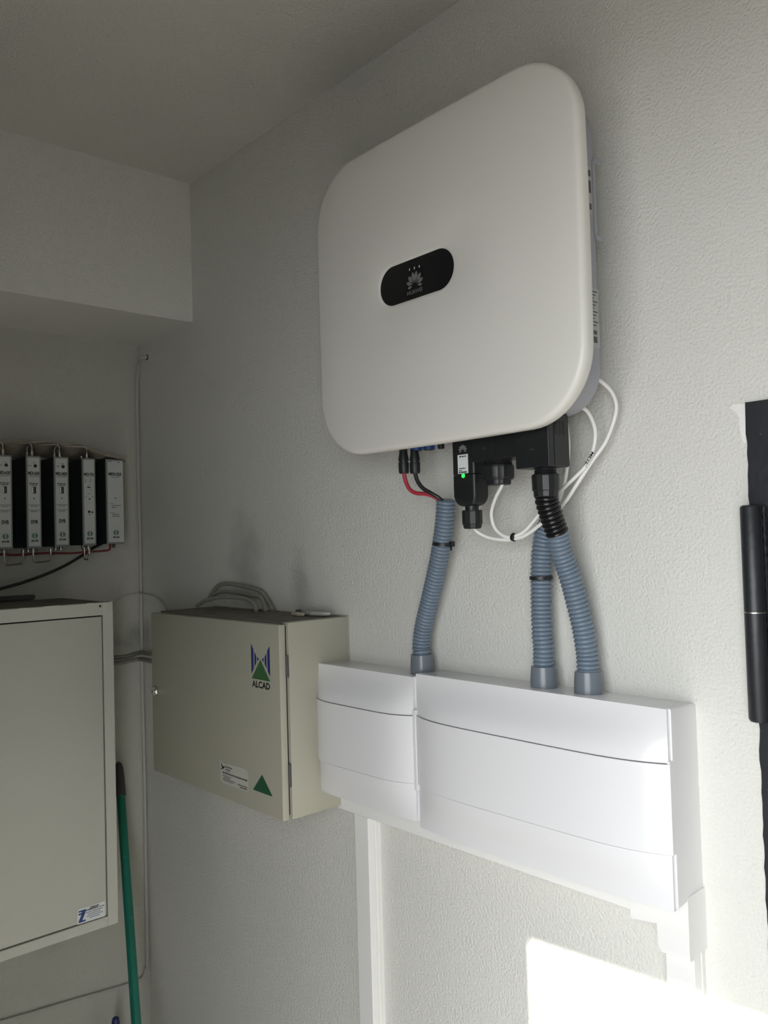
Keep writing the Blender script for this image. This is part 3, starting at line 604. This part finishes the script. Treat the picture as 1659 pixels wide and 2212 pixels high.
zs_ = V((CX - .0004, -.2640, 1.0705))
zk = mesh_obj('maker_sticker', flat([[(-.0300, -.0155), (.0300, -.0160), (.0300, .0158), (-.0280, .0158), (-.0300, .0138)]], zs_, EY, Z, .0003), m_paper, cd, False, 'white maker sticker with navy print')
text('sticker_lettering', 'Talleres', zs_ + V((.0001, .0065, .0125)), EY, Z, .0040, m_inkb, zk, .021, .04)
text('sticker_lettering', 'ZAMORA, s. a.', zs_ + V((.0001, .0075, .0083)), EY, Z, .0044, m_inkb, zk, .043, .045)
stuff(mesh_obj('sticker_print', textlines([(-.011, .026, .0035, .0016), (-.008, .020, -.0005, .0015), (-.010, .026, -.0046, .0015), (-.004, .018, -.0086, .0015)], zs_ + V((.0002, 0, 0)), EY, Z, 3), mat('print_slate', (.10, .14, .22), .5), zk))
zp = [(-.0275, .0118), (-.0275, .0085), (-.0205, .0085), (-.0205, .0062), (-.0275, .0062), (-.0275, .0025), (-.0205, .0025), (-.0265, -.0100), (-.0270, -.0128), (-.0130, -.0128), (-.0125, -.0090), (-.0195, -.0100), (-.0145, .0025), (-.0128, .0052), (-.0140, .0085), (-.0125, .0118)]
def tri(poly):  # split the concave letter into convex pieces
    return [[(-.0275, .0118), (-.0275, .0085), (-.0125, .0085), (-.0115, .0118)], [(-.0275, .0062), (-.0275, .0025), (-.0130, .0025), (-.0128, .0062)], [(-.0210, .0085), (-.0210, .0062), (-.0135, .0062), (-.0128, .0085)], [(-.0215, .0025), (-.0275, -.0095), (-.0195, -.0095), (-.0140, .0025)], [(-.0275, -.0095), (-.0275, -.0130), (-.0125, -.0130), (-.0125, -.0095)]]
mesh_obj('maker_monogram', flat(tri(zp), zs_ + V((.0002, 0, 0)), EY, Z), m_inkb, zk, label='navy monogram')
# paint chips along the top front edge
for k, (ya, yb) in enumerate(((-.2625, -.2480), (-.3550, -.3220), (-.4050, -.3900), (-.2120, -.2060))):
    mesh_obj('paint_chip', MB().box(CX - .002, CX + .0004, ya, yb, CZ1 - .0012, CZ1 + .0005), mat('bare_edge', (.62, .62, .58), .6), cb)
dm2 = []; df2 = []
for j in range(9):
    for i in range(31):
        e = min(1, min(i, 30 - i, j * 2, (8 - j) * 2) / 3); dm2.append((.008 + .252 * j / 8, CY0 + .01 + (CY1 - CY0 - .02) * i / 30, CZ1 + .0002 + e * (.0010 + rnd.random() * .0012)))
for j in range(8):
    for i in range(30): a = j * 31 + i; df2.append((a, a + 1, a + 32, a + 31))
d2 = mesh_obj('dust_layer', MB().add(dm2, df2), m_dust, cb, True); d2['kind'] = 'stuff'
zt2 = CZ1 + .0026
p = at(20, 1297, 'z', zt2)
fp = [(-.05, -.09), (.02, -.10), (.035, .045), (.012, .055), (-.045, .030)]
single('dark_pad', MB().loft([[V((p.x + a * q, p.y + b * q, zt2 + h)) for a, b in fp] for q, h in ((.97, 0), (1, .003), (1, .009), (.94, .011))]), m_dark, 'dark flat pad lying on the grey cabinet at the left edge', 'pad', smooth=False)
p = at(112, 1290, 'z', zt2)
bt = thing('plastic_clip', 'small clear plastic clip on top of the grey cabinet', 'clip', (p.x, p.y, zt2))
mesh_obj('clip_base', MB().box(p.x - .006, p.x + .006, p.y - .020, p.y + .008, zt2, zt2 + .003, .0006), m_clear, bt)
mesh_obj('clip_arm', MB().box(p.x - .005, p.x + .005, p.y + .004, p.y + .007, zt2 + .003, zt2 + .011, .0006).box(p.x - .005, p.x + .005, p.y - .008, p.y - .005, zt2 + .003, zt2 + .011, .0006).box(p.x - .005, p.x + .005, p.y - .008, p.y + .007, zt2 + .010, zt2 + .012, .0006), m_clear, bt)

# ------------------------------------------------------------------ aerial amplifier modules on the end wall
MF = .100
def module(label, y0, y1, zt, zb, title, kind):
    t = thing('amplifier_module', label, 'module', (0, (y0 + y1) / 2, zb), 'aerial modules on the end wall')
    mesh_obj('case', MB().box(.0, MF - .006, y0 + .0008, y1 - .0008, zb + .001, zt - .001, .0008), m_modc, t)
    mesh_obj('front_frame', MB().box(MF - .006, MF, y0, y1, zb, zt, .0012), m_modf, t)
    wd = y1 - y0; e = .0036; c = V((MF + .0004, (y0 + y1) / 2, 0))
    lb = mesh_obj('front_label', MB().box(MF - .0004, MF + .0004, y0 + e, y1 - e * (1 if kind != 'psu' else .5), zb + .0045, zt - .004), m_modl, t, False, 'pale printed front label')
    H = zt - zb
    def zz(fr): return zt - H * fr
    if kind == 'dvb':
        text('model_lettering', title, V((c.x, c.y, zz(.187))), EY, Z, .0078, m_ink, lb, wd * .76, .045)
        rows = [(-.011, .012, zz(.222), .0012), (-.009, .012, zz(.210), .0008), (-.0105, .0105, zz(.298), .0022), (-.0088, .0092, zz(.316), .0022), (-.012, .013, zz(.533), .0012), (-.008, .008, zz(.548), .0013), (-.012, .013, zz(.590), .0012), (-.008, .008, zz(.606), .0013), (-.009, .009, zz(.735), .0010), (-.002, .006, zz(.075), .0010), (-.012, -.004, zz(.102), .0009), (-.012, -.005, zz(.112), .0009)]
        stuff(mesh_obj('label_print', textlines(rows, V((c.x + .0001, c.y, 0)), EY, Z, 21), m_inkg, lb))
        text('standard_lettering', 'DVB', V((c.x, c.y + .0002, zz(.713))), EY, Z, .0076, m_ink, lb, .0150, .05)
        kb = mesh_obj('adjust_knob', MB().lathe((MF, c.y + .0038, zz(.108)), X, [(0, .0040), (.001, .0040), (.0015, .0034), (.0012, 0)], 16), mat('knob_maroon', (.035, .014, .016), .4), t, True)
        us = mesh_obj('programming_socket', MB().box(MF, MF + .0012, c.y - .0045, c.y + .0045, zz(.408), zz(.335)), m_gap, t)
        mesh_obj('socket_blade', MB().box(MF + .0002, MF + .0016, c.y - .0042, c.y - .0020, zz(.404), zz(.340)), m_ledw, us)
        mesh_obj('socket_tongue', MB().box(MF + .0002, MF + .0015, c.y + .0002, c.y + .0012, zz(.400), zz(.345)), m_modf, us)
        mesh_obj('lamp_hole', MB().lathe((MF + .0003, c.y, zz(.462)), X, [(0, .0015), (.0003, .0015)], 12), m_ink, t)
    elif kind == 'amp':
        text('model_lettering', title, V((c.x, c.y, zz(.186))), EY, Z, .0074, m_ink, lb, wd * .74, .045)
        rows = [(-.010, .010, zz(.214), .0009), (-.0105, -.006, zz(.248), .0012), (.001, .006, zz(.248), .0012), (-.0095, -.0075, zz(.27), .003), (.0025, .0040, zz(.27), .003), (-.003, .001, zz(.31), .0012), (-.005, .003, zz(.335), .0030), (.004, .006, zz(.37), .0014), (-.003, .003, zz(.41), .0012), (-.010, -.006, zz(.445), .0014), (.006, .011, zz(.443), .0014), (-.003, .003, zz(.647), .0010), (.004, .009, zz(.620), .0040)]
        stuff(mesh_obj('label_print', textlines(rows, V((c.x + .0001, c.y, 0)), EY, Z, 9), m_inkg, lb))
        mesh_obj('lamp_hole', MB().lathe((MF + .0003, c.y + .0004, zz(.468)), X, [(0, .0018), (.0003, .0018)], 12), m_ink, t)
        mesh_obj('adjust_knob', MB().lathe((MF, c.y - .0012, zz(.615)), X, [(0, .0030), (.001, .0030), (.0014, .0024), (.0012, 0)], 16), m_gap, t, True)
    else:
        text('model_lettering', title, V((c.x, c.y, zz(.177))), EY, Z, .0078, m_ink, lb, wd * .72, .045)
        rows = [(-.011, .011, zz(.212), .0012), (-.015, -.005, zz(.527), .0011), (-.010, .014, zz(.548), .0016), (-.010, .002, zz(.571), .0016), (-.015, -.001, zz(.634), .0011), (-.009, .009, zz(.655), .0016), (-.009, .010, zz(.676), .0015), (-.016, -.008, zz(.028), .0018), (.008, .012, zz(.035), .0022)]
        stuff(mesh_obj('label_print', textlines(rows, V((c.x + .0001, c.y, 0)), EY, Z, 13), m_inkg, lb))
        mesh_obj('lamp_hole', MB().lathe((MF + .0003, c.y, zz(.460)), X, [(0, .0015), (.0003, .0015)], 12), m_ink, t)
    # globe emblem of slim bars
    polys = []; R_ = .0068
    for k in range(7):
        a = -R_ * .88 + k * R_ * 1.76 / 6
        hh = math.sqrt(max(0, R_ ** 2 - a * a)) * .98
        if k == 3: continue
        polys.append([(a - .0008, -hh), (a + .0008, -hh), (a + .0008, hh), (a - .0008, hh)])
    mesh_obj('globe_emblem', flat(polys, V((c.x, c.y + .0005, zz(.866))), EY, Z), m_igreen, lb, label='green globe emblem')
    text('maker_lettering', 'IKUSI', V((c.x, c.y + .0005, zz(.921))), EY, Z, .0042, m_ink, lb, .0155, .06)
    # threaded sockets top and bottom
    for (zz0, s) in ((zt, 1), (zb, -1)):
        if kind == 'psu' and s == 1: continue
        for xx in ((.084, .052) if kind != 'psu' else (.080,)):
            mesh_obj('threaded_socket', MB().lathe((xx, c.y + .002, zz0 - s * .001), Z * s, [(0, .0048), (.003, .0050), (.004, .0038), (.006, .0042), (.008, .0038), (.010, .0042), (.010, .003)], 14), m_steel if kind != 'psu' else m_dark, t, True)
    return t
MT, MBZ = 2.0640, 1.8535
mods = [('grey module at the far left of the row, its left edge cut by the frame', -.3895, -.3566, MT - .0005, 1.8520, 'MDI-630', 'dvb'), ('second grey module from the left in the row, with a reddish knob', -.3256, -.2923, MT, 1.8525, 'MDI-630', 'dvb'), ('third grey module from the left in the row, with a black knob', -.2626, -.2278, MT + .0005, 1.8545, 'MDI-830', 'dvb'), ('fourth module in the row with a small round knob low on its label', -.1957, -.1632, MT + .0005, 1.8555, 'MDI-730', 'amp'), ('wide power supply module at the right end of the row', -.1368, -.0918, MT + .001, 1.8575, 'MDI-225', 'psu')]
for q in mods: module(*q)
# rigid jumper links between the modules
def link(label, y_a, y_b, top, xa=.084, xb=.052, dz=.031):
    s = 1 if top else -1; za = MT if top else 1.8535
    z0 = za + s * .009; z1 = za + s * dz; e = .009
    pts = [V((xa, y_a, z0)), V((xa, y_a, z1 - s * e)), V((xa, y_a - e * .3 * (1 if y_b < y_a else -1), z1 - s * e * .35)), V((xa + (xb - xa) * .12, y_a + (y_b - y_a) * .16, z1)), V((xa + (xb - xa) * .88, y_a + (y_b - y_a) * .84, z1 - (0 if top else -.001))), V((xb, y_b + e * .3 * (1 if y_b < y_a else -1), z1 - s * e * .35)), V((xb, y_b, z1 - s * e)), V((xb, y_b, z0))]
    t = thing('jumper_link', label, 'coaxial link', V((xa, (y_a + y_b) / 2, min(z0, z1))), 'coaxial links between modules')
    mesh_obj('rigid_tube', MB().tube(spline(pts, 6), .0019, 10), m_steel, t, True)
    for xx, yy in ((xa, y_a), (xb, y_b)):
        mesh_obj('connector', MB().lathe((xx, yy, za + s * .003), Z * s, [(0, .0040), (.009, .0040), (.010, .0030), (.015, .0026), (.0155, .002)], 14), m_steel, t, True)
    return t
cyy = [(a + b) / 2 + .002 for _, a, b, *_ in mods]
link('nickel link above the second module reaching to the first', cyy[1], cyy[0], True)
link('nickel link above the third module reaching to the second', cyy[2], cyy[1], True)
link('nickel link above the fourth module reaching to the third', cyy[3], cyy[2], True, dz=.030)
link('nickel link above the first module leaving the frame', cyy[0], cyy[0] - .064, True)
link('nickel link below the first and second modules', cyy[0], cyy[1] - .012, False, dz=.038)
link('nickel link below the second and third modules', cyy[1], cyy[2] - .012, False, dz=.034)
link('short nickel loop under the fourth module', cyy[3] + .002, cyy[3] - .004, False, xb=.070, dz=.032)
# red feed wire along the module bottoms
cable('feed_wire', 'red feed wire running under the modules into the power supply', [V((.040, -.385, 1.842)), V((.042, -.33, 1.838)), V((.045, -.27, 1.840)), V((.055, -.215, 1.838)), V((.070, -.170, 1.840)), V((.078, -.140, 1.841)), V((.082, -.1255, 1.843)), V((.083, -.1225, 1.848)), V((.083, -.1225, 1.8580))], .0026, mat('dull_red', (.16, .012, .018), .5), 'wire')
cable('black_cable', 'black cable sagging from under the modules to the left edge', [V((.050, -.128, 1.8600)), (196, 1187, 'x', .06), (178, 1200, 'x', .066), (140, 1222, 'x', .07), (100, 1240, 'x', .07), (50, 1258, 'x', .07), (0, 1272, 'x', .07), (-60, 1285, 'x', .07)], .0036, mat('black_sheath', (.02, .02, .02), .4))
# dusty sheet lying over the modules
fy = [(-.44, 2.0940), (-.3718, 2.0950), (-.31, 2.0975), (-.2545, 2.0990), (-.2361, 2.0992), (-.2029, 2.0972), (-.185, 2.0935), (-.1579, 2.0795), (-.1373, 2.0690), (-.115, 2.0668), (-.0925, 2.0664), (-.0865, 2.0600)]
def lerp(tab, y):
    for (a, p_), (b, q_) in zip(tab, tab[1:]):
        if a <= y <= b: return p_ + (q_ - p_) * (y - a) / (b - a)
    return tab[0][1] if y < tab[0][0] else tab[-1][1]
ny, nx = 70, 12; top = []; bot = []
for j in range(ny + 1):
    y = -.44 + (.44 - .0865) * j / ny; zf = lerp(fy, y); zb_ = 2.0685 + .003 * math.sin((y + .30) * 40)
    zb_ = min(zb_, zf + .01)
    if y > -.14: zb_ = zf + .002
    for i in range(nx + 1):
        s_ = i / nx; x = .002 + (.070 + .030 * min(1, max(0, (y + .20) / .05))) * s_; x_ = x + (.006 * math.sin(y * 37) if i == nx else 0)
        z = zb_ + (zf - zb_) * s_ ** .8 + .0015 * math.sin(y * 90 + s_ * 7); top.append((x_, y, z + .0045)); bot.append((x_, y, z))
N0 = len(top); ff = []
for j in range(ny):
    for i in range(nx):
        a = j * (nx + 1) + i; ff += [(a, a + 1, a + nx + 2, a + nx + 1), (N0 + a, N0 + a + nx + 1, N0 + a + nx + 2, N0 + a + 1)]
for j in range(ny):
    a = j * (nx + 1); ff.append((a, a + nx + 1, N0 + a + nx + 1, N0 + a)); a += nx; ff.append((a, N0 + a, N0 + a + nx + 1, a + nx + 1))
for i in range(nx):
    ff.append((i, N0 + i, N0 + i + 1, i + 1)); a = ny * (nx + 1) + i; ff.append((a, a + 1, N0 + a + 1, N0 + a))
single('dust_sheet', MB().add(top + bot, ff), m_sheet, 'crumpled dusty sheet draped over the tops of the modules', 'sheet')

# ------------------------------------------------------------------ cables in the corner
cc_ = thing('corner_cable', 'painted cable running down the room corner and turning left below the grey cabinet', 'cable', (.006, -.010, .75))
hp = at(316, 772, 'y', -.002)
path = [V((hp.x, 0.004, hp.z)), V((hp.x - .003, -.008, hp.z + .001)), V((hp.x - .014, -.013, hp.z - .002)), at(301, 783, 'x', .0052), at(297.5, 800, 'x', .0052)]
path += [V((.0052, -.0072 - .0008 * math.sin(k * 1.3), 2.24 - k * .12)) for k in range(11)]
zc_ = at(316, 2098, 'x', .005).z
path += [V((.0052, -.0085, zc_ + .03)), V((.0052, -.0120, zc_ + .008)), at(309, 2111, 'x', .0052), at(296, 2119, 'x', .0052), at(280, 2126, 'x', .0052), at(230, 2141, 'x', .0052), at(150, 2164, 'x', .0052), at(60, 2191, 'x', .0052), at(-40, 2220, 'x', .0052), at(-300, 2296, 'x', .0052)]
mesh_obj('sheath', MB().tube(spline(path, 6), .0042, 10), m_cablep, cc_, True)
mesh_obj('wall_hole', MB().lathe((hp.x, .0006, hp.z), -Y, [(0, .0075), (.0010, .0070), (.0011, 0)], 16), m_gap, cc_)
GC = 'cables between the two cabinets'
cable('link_cable', 'upper thick grey cable between the grey and beige cabinets', [V((.06, CY1 - .004, 1.585)), (256, 1420, 'x', .045), (280, 1416, 'x', .030), (300, 1411, 'y', -.020), (318, 1411, 'y', -.030), V((AX0 + .006, -.040, at(330, 1413, 'y', -.04).z))], .0056, m_cableg, group=GC)
cable('link_cable', 'lower thick grey cable between the grey and beige cabinets', [V((.07, CY1 - .004, 1.572)), (256, 1432, 'x', .055), (280, 1427, 'x', .040), (300, 1424, 'y', -.032), (318, 1426, 'y', -.042), V((AX0 + .006, -.052, at(330, 1429, 'y', -.052).z))], .0056, m_cableg, group=GC)
cable('thin_wire', 'thin pale wire arching from the grey cabinet over to the beige cabinet top', [(240, 1310, 'x', .020), (252, 1298, 'x', .020), (268, 1288, 'x', .018), (288, 1283, 'x', .016), (303, 1282, 'y', -.014), (322, 1284, 'y', -.014), (340, 1292, 'y', -.016), (352, 1303, 'y', -.020), (360, 1316, 'y', -.024)], .0021, m_cablep, 'wire')

# ------------------------------------------------------------------ leaning broom handles
b_top, b_mid = at(256, 1646, 'x', .030), at(294, 2205, 'x', .330)
dirb = (b_mid - b_top).normalized(); b_end = b_top + dirb * ((0.03 - b_top.z) / dirb.z)
bs = thing('broom', 'green broom handle with a dark grip end leaning in the corner', 'broom', b_end)
g0 = b_top + dirb * ((at(262, 1722, 'x', .068) - b_top).length)
mesh_obj('handle', MB().lathe(b_end, g0 - b_end, [(0, .0105), ((g0 - b_end).length + .02, .0105)], 20), m_greenst, bs, True, 'worn green stick')
Lg = (g0 - b_top).length
mesh_obj('grip_end', MB().lathe(g0, -dirb, [(0, .0108), (0, .0124), (Lg * .55, .0118), (Lg * .8, .0105), (Lg * .95, .0070), (Lg, .0025), (Lg, 0)], 20), m_dark, bs, True, 'dark grey rounded grip')
mesh_obj('broom_head', MB().box(b_end.x - .03, b_end.x + .03, b_end.y - .12, b_end.y + .03, .03, .075, .006), m_greenst, bs)
mesh_obj('bristles', MB().box(b_end.x - .026, b_end.x + .026, b_end.y - .115, b_end.y + .025, 0, .032, .003), m_dark, bs)
q = at(249.5, 2196, 'x', .10)
ms = thing('mop', 'dark blue rounded handle end just above the bottom edge', 'mop', (q.x, q.y, 0))
mesh_obj('handle', MB().lathe((q.x, q.y, .05), Z, [(0, .0095), (q.z - .05 - .012, .0095), (q.z - .05 - .004, .0078), (q.z - .05 - .001, .0045), (q.z - .05, 0)], 20), m_blued, ms, True)
mesh_obj('mop_head', MB().lathe((q.x, q.y, 0), Z, [(0, .07), (.03, .065), (.055, .02), (.07, .012)], 20), m_cableg, ms, True)
